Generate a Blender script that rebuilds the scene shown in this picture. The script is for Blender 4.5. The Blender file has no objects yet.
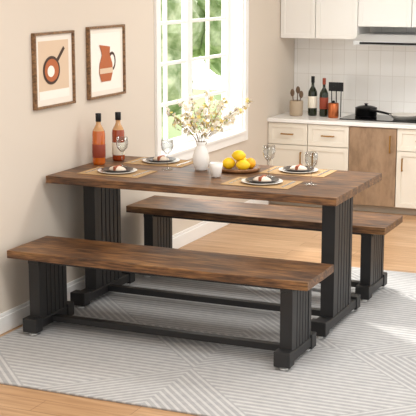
import bpy, bmesh, math, random
from mathutils import Vector, Matrix
random.seed(4)
S=bpy.context.scene
try: S.view_settings.view_transform='Standard'
except Exception: pass
COL=S.collection

# ---------------- materials ----------------
def mat(name,col,rough=.5,metal=0,spec=.5,**kw):
    m=bpy.data.materials.new(name); m.use_nodes=True
    b=m.node_tree.nodes['Principled BSDF']
    b.inputs['Base Color'].default_value=(*col,1)
    b.inputs['Roughness'].default_value=rough
    b.inputs['Metallic'].default_value=metal
    b.inputs['Specular IOR Level'].default_value=spec
    for k,v in kw.items(): b.inputs[k.replace('_',' ')].default_value=v
    return m
def srgb(h):
    h=h.lstrip('#'); c=[int(h[i:i+2],16)/255 for i in (0,2,4)]
    return tuple(((x+.055)/1.055)**2.4 if x>.04045 else x/12.92 for x in c)
def nn(m,t,**kw):
    n=m.node_tree.nodes.new(t)
    for k,v in kw.items(): setattr(n,k,v)
    return n
def lk(m,a,b): m.node_tree.links.new(a,b)
def bsdf(m): return m.node_tree.nodes['Principled BSDF']
def ramp(m,stops):
    r=nn(m,'ShaderNodeValToRGB'); e=r.color_ramp.elements
    e[0].position=stops[0][0]; e[0].color=(*srgb(stops[0][1]),1)
    e[1].position=stops[-1][0]; e[1].color=(*srgb(stops[-1][1]),1)
    for p,c in stops[1:-1]:
        x=e.new(p); x.color=(*srgb(c),1)
    return r
def mapping(m,scale=(1,1,1),rot=(0,0,0),loc=(0,0,0)):
    tc=nn(m,'ShaderNodeTexCoord'); mp=nn(m,'ShaderNodeMapping')
    mp.inputs['Scale'].default_value=scale; mp.inputs['Rotation'].default_value=rot; mp.inputs['Location'].default_value=loc
    lk(m,tc.outputs['Object'],mp.inputs['Vector']); return mp
def bump(m,src,strength=.2,dist=.002):
    b=nn(m,'ShaderNodeBump'); b.inputs['Strength'].default_value=strength; b.inputs['Distance'].default_value=dist
    lk(m,src,b.inputs['Height']); lk(m,b.outputs['Normal'],bsdf(m).inputs['Normal'])
def wood(name,stops,scale=(1.2,22,22),rough=.45,detail=8,fine='#8c8c8c'):
    m=mat(name,(.2,.1,.05),rough)
    mp=mapping(m,scale)
    n=nn(m,'ShaderNodeTexNoise'); n.inputs['Scale'].default_value=1.6; n.inputs['Detail'].default_value=detail; n.inputs['Roughness'].default_value=.62; n.inputs['Distortion'].default_value=.8
    lk(m,mp.outputs['Vector'],n.inputs['Vector'])
    r=ramp(m,stops); lk(m,n.outputs['Fac'],r.inputs['Fac'])
    mp2=mapping(m,(scale[0]*2.2,scale[1]*5,scale[2]*5))
    n2=nn(m,'ShaderNodeTexNoise'); n2.inputs['Scale'].default_value=2; n2.inputs['Detail'].default_value=5
    lk(m,mp2.outputs['Vector'],n2.inputs['Vector'])
    r2=ramp(m,[(.35,fine),(.6,'#ffffff')]); lk(m,n2.outputs['Fac'],r2.inputs['Fac'])
    mx=nn(m,'ShaderNodeMix',data_type='RGBA',blend_type='MULTIPLY'); mx.inputs[0].default_value=.85
    lk(m,r.outputs['Color'],mx.inputs[6]); lk(m,r2.outputs['Color'],mx.inputs[7])
    lk(m,mx.outputs[2],bsdf(m).inputs['Base Color'])
    bump(m,n2.outputs['Fac'],.15,.001)
    return m
M_wood=wood('rustic_walnut',[(.32,'#3a2515'),(.43,'#63432a'),(.53,'#805937'),(.67,'#9c7144')],(2.2,13,13),.45,fine='#6e665f')
M_black=mat('black_laminate',srgb('#1b1b1c'),.5)
M_blackm=mat('black_metal',srgb('#1b1b1c'),.35,.6)
M_wall=mat('wall_paint',srgb('#dacfc1'),.9,spec=.2)
_mp=mapping(M_wall,(60,60,60)); _n=nn(M_wall,'ShaderNodeTexNoise'); lk(M_wall,_mp.outputs[0],_n.inputs['Vector']); bump(M_wall,_n.outputs['Fac'],.05,.001)
M_white=mat('white_trim',srgb('#f6f5f2'),.45)
M_ceil=mat('ceiling_paint',srgb('#f4f3f0'),.9)
M_cream=mat('cream_cabinet',srgb('#ebe5d8'),.45)
M_upper=mat('white_cabinet',srgb('#f0eeea'),.4)
M_counter=mat('quartz_counter',srgb('#f4f3f1'),.25)
M_cabwood=wood('oak_panel',[(.3,'#977b60'),(.5,'#a1856a'),(.7,'#ab9075')],(6,1,1.2),.5,fine='#dddddd')
M_brass=mat('brass',srgb('#a67c3c'),.35,.7)
M_steel=mat('steel',srgb('#c9cacb'),.25,.9)
M_cer=mat('white_ceramic',srgb('#f4f2ee'),.25)
def floor_mat():
    m=mat('oak_planks',(.5,.3,.2),.38)
    mp=mapping(m,(1,1,1))
    br=nn(m,'ShaderNodeTexBrick'); br.offset=.37
    br.inputs['Scale'].default_value=1; br.inputs['Brick Width'].default_value=1.1; br.inputs['Row Height'].default_value=.13
    br.inputs['Mortar Size'].default_value=.0015; br.inputs['Bias'].default_value=0
    br.inputs['Color1'].default_value=(*srgb('#d3b08a'),1); br.inputs['Color2'].default_value=(*srgb('#c49e76'),1); br.inputs['Mortar'].default_value=(*srgb('#94704f'),1)
    lk(m,mp.outputs[0],br.inputs['Vector'])
    mp2=mapping(m,(1.5,22,1)); n=nn(m,'ShaderNodeTexNoise'); n.inputs['Scale'].default_value=2; n.inputs['Detail'].default_value=7
    lk(m,mp2.outputs[0],n.inputs['Vector']); r=ramp(m,[(.3,'#c0ac9c'),(.7,'#ffffff')]); lk(m,n.outputs['Fac'],r.inputs['Fac'])
    mx=nn(m,'ShaderNodeMix',data_type='RGBA',blend_type='MULTIPLY'); mx.inputs[0].default_value=.7
    lk(m,br.outputs['Color'],mx.inputs[6]); lk(m,r.outputs['Color'],mx.inputs[7]); lk(m,mx.outputs[2],bsdf(m).inputs['Base Color'])
    return m
M_floor=floor_mat()
def math_(m,op,a,b=None):
    n=nn(m,'ShaderNodeMath',operation=op)
    for i,v in enumerate((a,b)):
        if v is None: continue
        if isinstance(v,(int,float)): n.inputs[i].default_value=v
        else: lk(m,v,n.inputs[i])
    return n.outputs[0]
def rug_mat():
    m=mat('rug_weave',(.6,.6,.6),.95,spec=.1)
    tc=nn(m,'ShaderNodeTexCoord'); sx=nn(m,'ShaderNodeSeparateXYZ'); lk(m,tc.outputs['Object'],sx.inputs[0])
    x,y=sx.outputs[0],sx.outputs[1]
    cs=.55
    fx=math_(m,'DIVIDE',x,cs); fy=math_(m,'DIVIDE',y,cs)
    px=math_(m,'PINGPONG',fx,1.0); py=math_(m,'PINGPONG',fy,1.0)
    s=math_(m,'ADD',px,py)
    tri=math_(m,'PINGPONG',math_(m,'MULTIPLY',s,12.0),.5)
    band=math_(m,'GREATER_THAN',tri,.30)
    st=math_(m,'PINGPONG',math_(m,'MULTIPLY',y,26.0),.5)
    line=math_(m,'GREATER_THAN',st,.28)
    cell=math_(m,'GREATER_THAN',s,1.0)
    mixv=nn(m,'ShaderNodeMix',data_type='FLOAT'); lk(m,cell,mixv.inputs[0]); lk(m,band,mixv.inputs[2]); lk(m,line,mixv.inputs[3])
    n=nn(m,'ShaderNodeTexNoise'); n.inputs['Scale'].default_value=26; n.inputs['Detail'].default_value=8; n.inputs['Roughness'].default_value=.7; lk(m,tc.outputs['Object'],n.inputs['Vector'])
    f=math_(m,'ADD',math_(m,'MULTIPLY',mixv.outputs[0],.44),math_(m,'MULTIPLY',n.outputs['Fac'],.7))
    r=ramp(m,[(.15,'#97989a'),(.95,'#c8c8c7')]); lk(m,f,r.inputs['Fac']); lk(m,r.outputs['Color'],bsdf(m).inputs['Base Color'])
    bump(m,f,.25,.003)
    return m
M_rug=rug_mat()
def tile_mat():
    m=mat('backsplash_tile',(.9,.9,.9),.2)
    tc=nn(m,'ShaderNodeTexCoord'); mp=nn(m,'ShaderNodeMapping'); mp.inputs['Rotation'].default_value=(math.pi/2,0,0)
    lk(m,tc.outputs['Object'],mp.inputs['Vector'])
    br=nn(m,'ShaderNodeTexBrick'); br.offset=0.0; br.inputs['Scale'].default_value=1
    br.inputs['Brick Width'].default_value=.1; br.inputs['Row Height'].default_value=.2; br.inputs['Mortar Size'].default_value=.002
    br.inputs['Color1'].default_value=(*srgb('#f6f5f2'),1); br.inputs['Color2'].default_value=(*srgb('#f2f0ec'),1); br.inputs['Mortar'].default_value=(*srgb('#e2dfd9'),1)
    lk(m,mp.outputs[0],br.inputs['Vector']); lk(m,br.outputs['Color'],bsdf(m).inputs['Base Color']); bump(m,br.outputs['Fac'],-.3,.002)
    return m
M_tile=tile_mat()

# ---------------- geometry helpers ----------------
def link(o,parent=None):
    COL.objects.link(o)
    if parent is not None: o.parent=parent
    return o
def empty(name,loc=(0,0,0),rz=0):
    e=bpy.data.objects.new(name,None); e.empty_display_size=.05; e.location=loc; e.rotation_euler=(0,0,rz)
    COL.objects.link(e); return e
def fin(name,bm,m,parent,smooth=False,bevel=0,seg=2):
    me=bpy.data.meshes.new(name); bmesh.ops.recalc_face_normals(bm,faces=bm.faces[:]); bm.to_mesh(me); bm.free()
    for mm in (m if isinstance(m,list) else [m]): me.materials.append(mm)
    o=bpy.data.objects.new(name,me); link(o,parent)
    if smooth:
        for p in me.polygons: p.use_smooth=True
    if bevel:
        b=o.modifiers.new('bev','BEVEL'); b.width=bevel; b.segments=seg; b.limit_method='ANGLE'
    return o
def abox(bm,x0,x1,y0,y1,z0,z1,mi=0):
    v=[bm.verts.new(p) for p in ((x0,y0,z0),(x1,y0,z0),(x1,y1,z0),(x0,y1,z0),(x0,y0,z1),(x1,y0,z1),(x1,y1,z1),(x0,y1,z1))]
    for f in ((0,3,2,1),(4,5,6,7),(0,1,5,4),(1,2,6,5),(2,3,7,6),(3,0,4,7)):
        fc=bm.faces.new([v[i] for i in f]); fc.material_index=mi
def box(name,b,m,parent=None,bevel=.003):
    bm=bmesh.new(); abox(bm,*b); return fin(name,bm,m,parent,bevel=bevel)
def boxes(name,bs,m,parent=None,bevel=.002):
    bm=bmesh.new()
    for b in bs: abox(bm,*b)
    return fin(name,bm,m,parent,bevel=bevel)
def alathe(bm,prof,c=(0,0,0),n=28,mi=0):
    rings=[]
    for r,z in prof:
        if r<1e-5: rings.append([bm.verts.new((c[0],c[1],c[2]+z))])
        else: rings.append([bm.verts.new((c[0]+r*math.cos(2*math.pi*i/n),c[1]+r*math.sin(2*math.pi*i/n),c[2]+z)) for i in range(n)])
    for a,b in zip(rings,rings[1:]):
        for i in range(n):
            j=(i+1)%n
            if len(a)==1 and len(b)==1: continue
            if len(a)==1: f=bm.faces.new((a[0],b[i],b[j]))
            elif len(b)==1: f=bm.faces.new((a[i],a[j],b[0]))
            else: f=bm.faces.new((a[i],a[j],b[j],b[i]))
            f.material_index=mi
def lathe(name,prof,m,parent=None,c=(0,0,0),n=28):
    bm=bmesh.new(); alathe(bm,prof,c,n); return fin(name,bm,m,parent,smooth=True)
def tube(name,pts,r,m,parent=None,res=3,radii=None):
    cu=bpy.data.curves.new(name,'CURVE'); cu.dimensions='3D'; cu.bevel_depth=r; cu.bevel_resolution=res; cu.use_fill_caps=True
    sp=cu.splines.new('NURBS' if len(pts)>2 else 'POLY'); sp.points.add(len(pts)-1)
    for i,p in enumerate(pts):
        sp.points[i].co=(*p,1)
        if radii: sp.points[i].radius=radii[i]
    if len(pts)>2: sp.use_endpoint_u=True; sp.order_u=3
    cu.materials.append(m); o=bpy.data.objects.new(name,cu); return link(o,parent)
def poly_yz(name,pts,x,m,parent,th=.001):
    bm=bmesh.new(); f=bm.faces.new([bm.verts.new((x,p[0],p[1])) for p in pts])
    e=bmesh.ops.extrude_face_region(bm,geom=[f]); bmesh.ops.translate(bm,verts=[v for v in e['geom'] if isinstance(v,bmesh.types.BMVert)],vec=(th,0,0))
    return fin(name,bm,m,parent)

# ---------------- room ----------------
XW=-.03; YK=3.95; CH=2.7; XR=4.6; YF=-6.2
WY0,WY1,WZ0,WZ1=1.42,2.83,.64,2.3
T=.16
box('floor',(XW-T,XR,YF,YK+T,-.05,0),M_floor,bevel=0)
box('ceiling',(XW-T,XR,YF,YK+T,CH,CH+.05),M_ceil,bevel=0)
boxes('wall_left',[(XW-T,XW,YF,WY0,0,CH),(XW-T,XW,WY1,YK,0,CH),(XW-T,XW,WY0,WY1,0,WZ0),(XW-T,XW,WY0,WY1,WZ1,CH)],M_wall,bevel=0)
box('wall_back',(XW-T,XR,YK,YK+T,0,CH),M_wall,bevel=0)
boxes('baseboard_left',[(XW,XW+.014,YF,3.35,0,.085),(XW,XW+.009,YF,3.35,.085,.105)],M_white,bevel=.003)
# window
w=empty('window_1',(XW,0,0))
cw=.06
boxes('casing',[(0,.02,WY0-cw,WY0,WZ0-cw,WZ1+cw),(0,.02,WY1,WY1+cw,WZ0-cw,WZ1+cw),(0,.02,WY0,WY1,WZ1,WZ1+cw),(0,.02,WY0,WY1,WZ0-cw,WZ0)],M_white,w)
boxes('reveal',[(-T,0,WY0,WY0+.012,WZ0,WZ1),(-T,0,WY1-.012,WY1,WZ0,WZ1),(-T,.035,WY0,WY1,WZ0-.001,WZ0+.018),(-T,0,WY0,WY1,WZ1-.012,WZ1)],M_white,w)
bs=[]
ym=(WY0+WY1)/2; xa,xb=-T+.01,-T+.055
for a,b in ((WY0+.012,ym),(ym,WY1-.012)):
    fr=.042
    bs+=[(xa,xb,a,a+fr,WZ0+.018,WZ1-.012),(xa,xb,b-fr,b,WZ0+.018,WZ1-.012),(xa,xb,a+fr,b-fr,WZ0+.018,WZ0+.018+fr),(xa,xb,a+fr,b-fr,WZ1-.012-fr,WZ1-.012)]
    mid=(a+b)/2
    bs.append((xa+.012,xb-.008,mid-.011,mid+.011,WZ0+.06,WZ1-.05))
    for k in range(1,6):
        z=WZ0+.04+(WZ1-WZ0-.06)*k/6
        bs.append((xa+.0125,xb-.0085,a+fr,b-fr,z-.011,z+.011))
boxes('sashes',bs,M_white,w,bevel=.002)
# outside garden
M_grass=mat('grass',srgb('#8fa070'),.9)
box('garden_lawn',(-14,XW-T-.02,-6,16,-.45,-.4),M_grass,bevel=0)
def foliage(name,c1,c2):
    m=mat(name,(.2,.4,.1),.8); mp=mapping(m,(5,5,5)); n=nn(m,'ShaderNodeTexNoise'); n.inputs['Scale'].default_value=1.4; n.inputs['Detail'].default_value=6
    lk(m,mp.outputs[0],n.inputs['Vector']); r=ramp(m,[(.35,c1),(.65,c2)]); lk(m,n.outputs['Fac'],r.inputs['Fac']); lk(m,r.outputs['Color'],bsdf(m).inputs['Base Color']); return m
M_leafs=foliage('foliage','#7d9463','#cdd6b6')
M_bark=mat('bark',srgb('#6b5644'),.9)
def tree(x,y,h,r):
    e=empty('garden_tree',(x,y,-.399))
    tube('trunk',[(0,0,0.081),(.04,.02,h*.4),(0,0,h*.7)],.08,M_bark,e)
    bm=bmesh.new()
    for i in range(16):
        a=random.uniform(0,6.28); rr=r*random.uniform(.1,.8); z=.62*r+.1+h*random.uniform(.0,.8)
        g=bmesh.ops.create_icosphere(bm,subdivisions=3,radius=r*random.uniform(.3,.45))
        for v in g['verts']:
            k=1+.25*random.random(); v.co=v.co*k+Vector((rr*math.cos(a),rr*math.sin(a),z))
    fin('crown',bm,M_leafs,e)
for x,y,h,r in ((-3.2,6.6,2.0,1.0),(-5.4,9.0,2.4,1.5),(-2.2,4.6,.9,.6),(-3.6,11.8,2.2,1.5),(-6.6,5.6,2.6,1.3),(-5.4,15.5,2.2,1.6)):
    tree(x,y,h,r)

# rug
o=box('area_rug',(.02,3.1,-1.07,1.62,0.0005,.010),M_rug,bevel=.003)

# ---------------- table and benches ----------------
def pedestal(e,tag,x0,x1,y0,y1,zt,fy0,fy1):
    pw=.036
    bs=[(x0,x1,y0,y0+pw,.07,zt),(x0,x1,y1-pw,y1,.07,zt)]
    n=5
    ga=y0+pw; L=(y1-pw)-ga; s=L/n
    bs.append((x0+.007,x1-.007,ga-.002,y1-pw+.002,.07,zt))
    for i in range(n):
        c=ga+s*(i+.5)
        bs.append((x0+.003,x1-.003,c-s*.41,c+s*.41,.07,zt))
    boxes('fluted_panel_'+tag,bs,M_black,e,bevel=.0015)
    boxes('foot_'+tag,[(x0-.004,x1+.004,fy0+.03,fy1-.03,.028,.075),(x0-.010,x1+.010,fy0,fy0+.065,.016,.088),(x0-.010,x1+.010,fy1-.065,fy1,.016,.088)],M_black,e,bevel=.004)
    boxes('head_'+tag,[(x0,x1,fy0+.05,fy1-.05,zt-.03,zt)],M_black,e)
    bm=bmesh.new()
    for yy in (fy0+.035,fy1-.035): alathe(bm,[(0,0.0),(.02,0.0),(.02,.006),(.008,.007),(.008,.018),(0,.018)],((x0+x1)/2,yy,0),16)
    fin('leveling_feet_'+tag,bm,M_cer,e,smooth=False)
RZ=.0103
def trestle(name,ox,oy,L,W,H,a,wd,py0,py1,f0,f1,th=.04,apron=.04,sy=None):
    e=empty(name,(ox,oy,RZ))
    H=H-RZ
    box('top',(0,L,0,W,H-th,H),M_wood,e,bevel=.003)
    zt=H-th
    pedestal(e,'left',a,a+wd,py0,py1,zt,f0,f1)
    pedestal(e,'right',L-a-wd,L-a,py0,py1,zt,f0,f1)
    boxes('apron_rails',[(a+wd-.002,L-a-wd+.002,py0+.01,py0+.035,zt-apron,zt),(a+wd-.002,L-a-wd+.002,py1-.035,py1-.01,zt-apron,zt)],M_black,e)
    box('stretcher',(a+wd-.002,L-a-wd+.002,W/2-.022,W/2+.022,.034,.066),M_black,e)
    return e
trestle('dining_table',0,0,1.6,.8,.75,.082,.07,.25,.55,.10,.70,apron=.03)
trestle('dining_bench',.027,-.43,1.584,.38,.44,.09,.06,.055,.325,.0,.38,apron=.025)
trestle('dining_bench',.027,.85,1.584,.38,.44,.09,.06,.055,.325,.0,.38,apron=.025)

# ---------------- wall art ----------------
M_frame=wood('frame_oak',[(.3,'#7c5839'),(.7,'#a37d56')],(9,9,9))
M_paper=mat('art_paper_cream',srgb('#efe6da'),.8)
M_art_tan=mat('art_tan',srgb('#dcc3a8'),.8); M_art_rust=mat('art_rust',srgb('#b5673f'),.8); M_art_dk=mat('art_dark',srgb('#4a372d'),.8); M_art_w=mat('art_offwhite',srgb('#f6f0e6'),.8)
def ell(cy,cz,ry,rz,n=28,a0=0,a1=2*math.pi):
    return [(cy+ry*math.cos(a0+(a1-a0)*i/n),cz+rz*math.sin(a0+(a1-a0)*i/n)) for i in range(n+(0 if abs(a1-a0-2*math.pi)<1e-6 else 1))]
def picture(y0,y1,z0,z1,kind):
    e=empty('framed_picture',(XW+.001,y0,z0)); W_=y1-y0; H_=z1-z0; f=.013
    boxes('frame',[(0,.024,0,f,0,H_),(0,.024,W_-f,W_,0,H_),(0,.024,f,W_-f,0,f),(0,.024,f,W_-f,H_-f,H_)],M_frame,e)
    box('mat_board',(0,.010,f,W_-f,f,H_-f),M_paper,e,bevel=0)
    x=.010; k=.002
    if kind==0:
        poly_yz('tan_field',[(.05,.045),(W_-.05,.045),(W_-.05,H_-.045),(.05,H_-.045)],x,M_art_tan,e,.0005)
        poly_yz('pan_handle',[(.20,.225),(.30,.315),(.315,.302),(.215,.21)],x+k*.8,M_art_dk,e)
        poly_yz('pan_rim',ell(.175,.195,.085,.075),x+k,M_art_dk,e)
        poly_yz('pan_inside',ell(.175,.195,.07,.06),x+k*1.7,M_art_rust,e)
        poly_yz('egg',ell(.165,.19,.035,.03),x+k*2.3,M_art_w,e)
        poly_yz('table_edge',[(.05,.045),(W_-.05,.045),(W_-.05,.09),(.05,.09)],x+k*.5,M_art_w,e,.0005)
    else:
        poly_yz('field',[(.04,.04),(W_-.04,.04),(W_-.04,H_-.04),(.04,H_-.04)],x,M_art_w,e,.0005)
        poly_yz('pitcher_handle',ell(.28,.20,.045,.055),x+k*.5,M_art_dk,e)
        poly_yz('handle_hole',ell(.28,.20,.028,.038),x+k*1.1,M_art_w,e)
        poly_yz('pitcher',[(.15,.09),(.26,.09),(.285,.14),(.28,.19),(.25,.24),(.255,.285),(.13,.30),(.155,.255),(.16,.24),(.13,.19),(.125,.14)],x+k*1.7,M_art_rust,e)
        poly_yz('pitcher_band',[(.128,.135),(.283,.135),(.281,.165),(.128,.165)],x+k*2.4,M_art_tan,e)
picture(-.06,.345,1.10,1.495,0)
picture(.505,.935,1.10,1.505,1)

# ---------------- kitchen ----------------
CZ=.695; YC=3.35; KX=XR-.4
k=empty('base_cabinets',(0,0,0))
X0=XW+.003
box('carcass',(X0,KX,YC+.02,YK-.002,.06,CZ-.03),M_cream,k,bevel=0)
box('toe_kick',(X0,KX,YC+.06,YK-.01,0.001,.06),mat('toe',srgb('#b0a698'),.7),k,bevel=0)
box('countertop',(X0,KX,YC-.02,YK-.002,CZ-.03,CZ),M_counter,k,bevel=.004)
def door(x0,x1,z0,z1,y,m,par,nm='door',shaker=True):
    g=.003; x0+=g;x1-=g;z0+=g;z1-=g; r=.035
    if not shaker or z1-z0<.12: return box(nm,(x0,x1,y,y+.02,z0,z1),m,par,bevel=.002)
    return boxes(nm,[(x0,x1,y+.008,y+.02,z0,z1),(x0,x0+r,y,y+.01,z0,z1),(x1-r,x1,y,y+.01,z0,z1),(x0+r,x1-r,y,y+.01,z0,z0+r),(x0+r,x1-r,y,y+.01,z1-r,z1)],m,par,bevel=.001)
def pull(c,horiz,par,l=.09,m=None):
    x,y,z=c; m=m or M_brass
    p=(l/2,0,0) if horiz else (0,0,l/2)
    a=(x-p[0],y-.022,z-p[2]); b=(x+p[0],y-.022,z+p[2])
    boxes('pull',[(min(a[0],b[0])-.005,max(a[0],b[0])+.005,y-.028,y-.018,min(a[2],b[2])-.005,max(a[2],b[2])+.005),
      (a[0]-.004,a[0]+.004,y-.02,y,a[2]-.004,a[2]+.004),(b[0]-.004,b[0]+.004,y-.02,y,b[2]-.004,b[2]+.004)],m,par,bevel=.001)
zt=CZ-.033
for i,(a,b) in enumerate(((X0,.30),(.30,.633))):
    door(a,b,zt-.17,zt,YC,M_cream,k,'drawer'); pull(((a+b)/2,YC,zt-.085),True,k)
    door(a,b,.06,zt-.17,YC,M_cream,k); pull((b-.05 if i==0 else a+.05,YC,zt-.27),False,k)
door(.633,1.006,.06,zt,YC-.004,M_cabwood,k,'oak_panel_door',False); pull((.96,YC-.004,zt-.12),False,k,.12)
x=1.006
while x<KX-.3:
    b=min(x+.4,KX); door(x,b,zt-.17,zt,YC,M_cream,k,'drawer'); pull(((x+b)/2,YC,zt-.085),True,k); door(x,b,.06,zt-.17,YC,M_cream,k); pull((x+.05,YC,zt-.27),False,k); x=b
box('trim_backsplash',(X0,KX,YK-.011,YK-.001,CZ+.001,1.9),M_tile,bevel=0)
u=empty('upper_cabinets',(0,0,0)); UZ=1.30; YU=3.6
box('carcass',(X0,.605,YU+.02,YK-.012,UZ,2.2),M_upper,u,bevel=0)
box('carcass_over_hood',(.605,KX,YU+.02,YK-.012,UZ+.10,2.2),M_upper,u,bevel=0)
door(X0,.264,UZ,2.2,YU,M_upper,u); door(.264,.605,UZ,2.2,YU,M_upper,u)
xx=.605
while xx<KX-.2:
    door(xx,min(xx+.42,KX),UZ+.10,2.2,YU,M_upper,u); xx+=.42
# range hood
h=empty('range_hood',(.64,3.38,1.272))
bm=bmesh.new()
pr=[(0,0),(0,.035),(.14,.075),(.55,.075),(.55,0)]
va=[bm.verts.new((0,p[0],p[1])) for p in pr]; vb=[bm.verts.new((.75,p[0],p[1])) for p in pr]
bm.faces.new(va); bm.faces.new(vb[::-1])
for i in range(5): bm.faces.new((va[i],vb[i],vb[(i+1)%5],va[(i+1)%5]))
fin('canopy',bm,mat('hood_steel',srgb('#c4c5c6'),.35,.7),h,bevel=.003)
box('control_strip',(.05,.7,-.004,0,.008,.024),M_blackm,h,bevel=0)

# counter props
cz=CZ+.001
c=empty('utensil_crock',(.13,3.56,cz))
lathe('crock',[(0,0),(.045,0),(.052,.01),(.054,.11),(.05,.12),(.046,.12),(.046,.01),(0,.01)],mat('stoneware',srgb('#b7a48c'),.6),c)
for i,(dx,dy,l) in enumerate(((-.02,.0,.21),(.0,.02,.23),(.025,-.005,.2))):
    tube('utensil_%d'%i,[(dx*.5,dy*.5,.015),(dx*1.6,dy*1.6,l-.05)],.004,M_bark,c)
    bm=bmesh.new(); bmesh.ops.create_uvsphere(bm,u_segments=14,v_segments=8,radius=1)
    for v in bm.verts: v.co=Vector((v.co.x*.018+dx*1.7,v.co.y*.006+dy*1.7,v.co.z*.03+l-.03))
    fin('utensil_head_%d'%i,bm,M_bark,c,smooth=True)
def bottle(name,loc,H_,R,mg,ml,mc,lz=(.2,.5),neckr=.3,sh=.62,mt=None):
    e=empty(name,loc)
    p=[(0,0),(R*.92,0),(R,.012),(R,H_*sh*.9),(R*.93,H_*sh)]
    q=[(R*.93,H_*sh),(R*.6,H_*(sh+.08)),(R*neckr*1.1,H_*(sh+.13)),(R*neckr,H_*.88),(R*neckr*1.15,H_*.885),(0,H_*.886)]
    lathe('glass_body',p,mg,e); lathe('neck',q,mt or mg,e)
    lathe('label',[(R+.0006,H_*lz[0]),(R+.0012,H_*lz[0]+.001),(R+.0012,H_*lz[1]-.001),(R+.0006,H_*lz[1])],ml,e)
    lathe('cap',[(R*neckr*1.25,H_*.84),(R*neckr*1.3,H_*.845),(R*neckr*1.3,H_*.995),(R*neckr*1.2,H_),(0,H_)],mc,e)
    return e
M_dkglass=mat('dark_green_glass',srgb('#1c2414'),.1); M_label=mat('label_cream',srgb('#efe7d6'),.6); M_labr=mat('label_rust',srgb('#8e3a22'),.6)
M_amber=mat('amber_liquor',srgb('#c4611a'),.06,Coat_Weight=.5); M_red=mat('copper_liquor',srgb('#9c3f18'),.06,Coat_Weight=.5)
M_neck=mat('neck_glass',srgb('#c99a6a'),.05,Coat_Weight=.5)
bottle('wine_bottle',(.245,3.62,cz),.31,.036,M_dkglass,M_label,M_blackm)
bottle('wine_bottle',(.345,3.6,cz),.30,.034,M_dkglass,M_labr,M_labr)
c=empty('copper_canister',(.44,3.55,cz)); lathe('body',[(0,0),(.04,0),(.042,.004),(.042,.11),(.038,.115),(0,.115)],mat('copper',srgb('#b5653c'),.3,.8),c); lathe('lid_knob',[(.0,.115),(.02,.116),(.012,.12),(.012,.13),(0,.135)],M_blackm,c)
for i in range(3): tube('spatula_%d'%i,[(.035*i-.03,.062,.0),(.04*i-.04,.065,.24)],.004,M_blackm,c)
boxes('spatula_blades',[(.04*i-.062,.04*i-.022,.062,.066,.2,.27) for i in range(3)],M_blackm,c,bevel=.001)
c=empty('induction_cooktop',(.52,3.45,cz)); box('glass_hob',(0,.62,0,.36,0,.008),mat('hob_glass',srgb('#141416'),.08),c)
c=empty('frying_pan',(1.0,3.6,cz+.0085))
lathe('pan',[(0,0),(.085,0),(.12,.035),(.124,.037),(.122,.038),(.083,.006),(0,.006)],mat('pan_enamel',srgb('#e9e4dc'),.3),c,n=36)
tube('handle',[(-.11,0,.03),(-.2,-.0,.05),(-.28,-.0,.06)],.009,M_blackm,c)
c=empty('stock_pot',(.66,3.7,cz+.0085)); lathe('pot',[(0,0),(.08,0),(.085,.005),(.085,.06),(.088,.062),(.085,.066),(.05,.078),(.012,.082),(.012,.09),(.018,.097),(0,.1)],M_blackm,c)
c=empty('salad_plate',(1.23,3.5,cz+.001)); lathe('plate',[(0,0),(.06,0),(.075,.012),(.073,.014),(.058,.004),(0,.004)],M_cer,c)
bm=bmesh.new()
for i in range(14):
    g=bmesh.ops.create_icosphere(bm,subdivisions=2,radius=.016)
    a=random.uniform(0,6.28); rr=random.uniform(0,.04)
    for v in g['verts']: v.co=v.co*(1+.3*random.random())+Vector((rr*math.cos(a),rr*math.sin(a),.028))
fin('greens',bm,mat('lettuce',srgb('#5d8a34'),.6),c)

# ---------------- table props ----------------
TZ=.7505
bottle('liquor_bottle',(.07,.455,TZ),.285,.036,M_amber,M_labr,M_blackm,(.14,.40),.34,.66,M_neck)
bottle('liquor_bottle',(.10,.63,TZ),.275,.036,M_red,M_label,M_blackm,(.12,.38),.36,.64,M_neck)
def setting(x,y,r=0):
    M_mat=bpy.data.materials.get('placemat') or mat('placemat',srgb('#b9996f'),.9)
    m2=bpy.data.materials.get('dark_plate') or mat('dark_plate',srgb('#3c332d'),.3)
    m3=bpy.data.materials.get('napkin') or mat('napkin',srgb('#e9dccb'),.9)
    m4=bpy.data.materials.get('food_rust') or mat('food_rust',srgb('#a2583a'),.6)
    p=empty('placemat_setting',(x,y,TZ),r)
    box('placemat',(-.18,.18,-.12,.12,0,.003),M_mat,p,bevel=.001)
    lathe('charger_plate',[(0,.003),(.075,.003),(.105,.012),(.107,.014),(.103,.0145),(.075,.007),(0,.007)],M_cer,p,n=40)
    lathe('side_plate',[(0,.0075),(.055,.0075),(.085,.019),(.086,.021),(.083,.0215),(.054,.011),(0,.011)],m2,p,n=40)
    bm=bmesh.new(); bmesh.ops.create_uvsphere(bm,u_segments=20,v_segments=10,radius=1)
    for v in bm.verts: v.co=Vector((v.co.x*.05,v.co.y*.035,.014+max(0,v.co.z)*.022))
    fin('folded_napkin',bm,m3,p,smooth=True)
    box('napkin_band',(-.008,.008,-.036,.036,.014,.038),m4,p,bevel=.004)
    boxes('knife',[(.135,.145,-.09,0,.003,.0055),(.133,.147,0,.1,.003,.0045)],M_steel,p,bevel=.001)
    boxes('fork',[(-.147,-.140,-.09,.04,.003,.0055),(-.153,-.134,.04,.05,.003,.0055)]+[(-.153+.0057*i,-.1505+.0057*i,.05,.09,.003,.005) for i in range(4)],M_steel,p,bevel=.0008)
setting(.30,.24); setting(.36,.65); setting(1.13,.24); setting(1.18,.65)
M_cglass=bpy.data.materials.new('clear_glass'); M_cglass.use_nodes=True
nt=M_cglass.node_tree; nt.nodes.clear()
out=nt.nodes.new('ShaderNodeOutputMaterial'); mxs=nt.nodes.new('ShaderNodeMixShader'); tr=nt.nodes.new('ShaderNodeBsdfTransparent'); gl=nt.nodes.new('ShaderNodeBsdfGlossy'); lw=nt.nodes.new('ShaderNodeLayerWeight')
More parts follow.
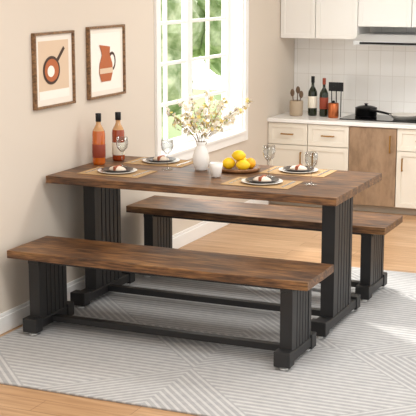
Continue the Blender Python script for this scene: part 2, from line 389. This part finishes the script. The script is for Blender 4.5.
gl.inputs['Roughness'].default_value=.03; tr.inputs[0].default_value=(.93,.94,.94,1); lw.inputs['Blend'].default_value=.3
nt.links.new(lw.outputs['Facing'],mxs.inputs[0]); nt.links.new(tr.outputs[0],mxs.inputs[1]); nt.links.new(gl.outputs[0],mxs.inputs[2]); nt.links.new(mxs.outputs[0],out.inputs[0])
def wineglass(x,y):
    e=empty('wine_glass',(x,y,TZ+.0002))
    lathe('glass',[(0,.0),(.03,.0),(.031,.002),(.006,.006),(.004,.012),(.0035,.075),(.008,.082),(.028,.105),(.034,.13),(.031,.165),(.0300,.165),(.033,.13),(.027,.106),(.006,.084),(0,.0835)],M_cglass,e)
for x,y in ((.235,.42),(.50,.44),(1.09,.44),(1.37,.3)): wineglass(x,y)
# ceramic pitcher vase with blossoms
v=empty('flower_vase',(.674,.50,TZ))
lathe('vase',[(0,0),(.030,0),(.034,.006),(.044,.04),(.045,.07),(.036,.11),(.026,.13),(.025,.14),(.031,.155),(.029,.155),(.022,.14),(.022,.13),(.034,.1),(.04,.06),(.03,.012),(0,.01)],M_cer,v)
M_stem=mat('stem',srgb('#7a6142'),.8); M_bl=mat('blossom_white',srgb('#fbf6e8'),.8); M_by=mat('blossom_yellow',srgb('#ecd684'),.8); M_lf=mat('leaf_olive',srgb('#9aa055'),.7)
bmf=bmesh.new()
def flower(c,s,mi):
    n=Vector((random.uniform(-1,1),random.uniform(-1,1),random.uniform(-.2,1))).normalized(); t=n.orthogonal().normalized(); b=n.cross(t)
    for i in range(5):
        a=i*2*math.pi/5+random.random()*.3
        d=t*math.cos(a)+b*math.sin(a); q=n.cross(d)
        vs=[c,c+d*s*.6+q*s*.38+n*s*.15,c+d*s*1.15+n*s*.35,c+d*s*.6-q*s*.38+n*s*.15]
        f=bmf.faces.new([bmf.verts.new(p) for p in vs]); f.material_index=mi
    g=bmesh.ops.create_icosphere(bmf,subdivisions=1,radius=s*.22)
    for w_ in g['verts']: w_.co+=c+n*s*.15
    for f in {f for w_ in g['verts'] for f in w_.link_faces}: f.material_index=1
def leaf(c,d,s):
    d=d.normalized(); q=d.orthogonal().normalized()
    vs=[c,c+d*s*.5+q*s*.2,c+d*s,c+d*s*.5-q*s*.2]; f=bmf.faces.new([bmf.verts.new(p) for p in vs]); f.material_index=2
R=Vector((.9151,.4031,0)); U=Vector((0,0,1)); D=Vector((-.4,.915,0))
tips=[(-.17,.20),(-.14,.13),(-.10,.24),(-.05,.25),(.0,.21),(.04,.26),(.09,.22),(.13,.24),(.18,.21),(.25,.24),(.10,.14),(-.07,.16),(.17,.15),(.03,.15)]
for i,(tx,tz) in enumerate(tips):
    dp=random.uniform(-.1,.1)
    base=Vector((0,0,.05)); neck=Vector((0,0,.15))+R*tx*.06; tip=neck+R*tx+U*(tz-.02)+D*dp
    mid=neck.lerp(tip,.5)+U*.02
    tube('stem_%d'%i,[tuple(base),tuple(neck),tuple(mid),tuple(tip)],.0016,M_stem,v,1)
    for t in [x/10 for x in range(3,11)]:
        a=neck.lerp(mid,t).lerp(mid.lerp(tip,t),t)
        for _ in range(3 if t>.45 else 1):
            c=a+Vector([random.uniform(-1,1) for _ in range(3)])*.019
            flower(c,random.uniform(.010,.017),random.choice((0,0,0,0,1)))
        if random.random()<.5: leaf(a,Vector([random.uniform(-1,1) for _ in range(3)]),.026)
fin('blossoms',bmf,[M_bl,M_by,M_lf],v)
c=empty('milk_cup',(.84,.322,TZ)); lathe('cup',[(0,0),(.02,0),(.025,.004),(.033,.05),(.035,.075),(.033,.075),(.030,.05),(.022,.008),(0,.007)],M_cer,c)
c=empty('fruit_tray',(.87,.56,TZ)); lathe('wood_tray',[(0,0),(.10,0),(.113,.006),(.117,.02),(.112,.022),(.106,.012),(0,.009)],wood('tray_wood',[(.3,'#7a4e2b'),(.7,'#ad7a4c')]),c)
M_or=mat('citrus_orange',srgb('#f4b01a'),.45); M_le=mat('citrus_lemon',srgb('#f8cf1c'),.45)
def fruit(p,r,m,nm,st=1.0,rz=0):
    bm=bmesh.new(); bmesh.ops.create_uvsphere(bm,u_segments=24,v_segments=14,radius=r)
    for w_ in bm.verts:
        if abs(w_.co.z)>r*.93 and st>1: w_.co.z*=1.12
        w_.co.z*=st
    bmesh.ops.rotate(bm,verts=bm.verts[:],matrix=Matrix.Rotation(math.pi/2 if st>1 else .2,3,'Y')); bmesh.ops.rotate(bm,verts=bm.verts[:],matrix=Matrix.Rotation(rz,3,'Z'))
    bmesh.ops.translate(bm,verts=bm.verts[:],vec=p); fin(nm,bm,m,c,smooth=True)
fruit((-.05,-.02,.040),.031,M_le,'lemon_4',1.15,.9); fruit((.04,-.035,.038),.029,M_le,'lemon_1',1.2,.5); fruit((.0,.045,.040),.031,M_le,'lemon_3',1.15,1.5); fruit((.0,.0,.083),.029,M_le,'lemon_2',1.2,.2); fruit((.055,.03,.039),.030,M_or,'orange_3')

# ---------------- lights ----------------
def area(name,loc,size,power,col=(1,.985,.96),rot=(0,0,0),sy=None):
    l=bpy.data.lights.new(name,'AREA'); l.energy=power; l.size=size; l.color=col
    if sy: l.shape='RECTANGLE'; l.size_y=sy
    o=bpy.data.objects.new(name,l); o.location=loc; o.rotation_euler=rot; COL.objects.link(o); return o
for i,(x,y) in enumerate(((1.6,-1.2),(3.2,-1.2),(1.6,1.6),(3.2,1.6))):
    f=empty('added_fill_fixture',(x,y,CH-.03)); box('fill_housing',(-.42,.42,-.42,.42,0,.029),M_white,f)  # invented panel housing, out of view, dressing the added fill light below it
    area('added_ceiling_fill',(x,y,CH-.035),.8,28)  # soft overhead fill added to brighten the room, no known ceiling lamp
sun=bpy.data.lights.new('sun','SUN'); sun.energy=4.5; sun.angle=math.radians(6); sun.color=(1,.95,.88)
so=bpy.data.objects.new('sun',sun); COL.objects.link(so)
d=Vector((1.0,-.75,-.85)); so.rotation_euler=d.to_track_quat('-Z','Y').to_euler()
wd=bpy.data.worlds.new('world'); S.world=wd; wd.use_nodes=True
N=wd.node_tree.nodes; Lk=wd.node_tree.links
bg=N['Background']; bg.inputs[0].default_value=(1,.995,.985,1)
tc=N.new('ShaderNodeTexCoord'); sp=N.new('ShaderNodeSeparateXYZ'); mr=N.new('ShaderNodeMapRange')
mr.inputs['From Min'].default_value=.1; mr.inputs['From Max'].default_value=-.9; mr.inputs['To Min'].default_value=1.3; mr.inputs['To Max'].default_value=6.5
Lk.new(tc.outputs['Generated'],sp.inputs[0]); Lk.new(sp.outputs[0],mr.inputs['Value']); Lk.new(mr.outputs[0],bg.inputs[1])

cam=bpy.data.cameras.new('camera'); cam.sensor_width=36; cam.lens=1190.155/416*36; cam.clip_end=100
co=bpy.data.objects.new('camera',cam); co.location=(3.279,-5.319,1.786); co.rotation_euler=(math.pi/2-.193,0,.415); COL.objects.link(co); S.camera=co
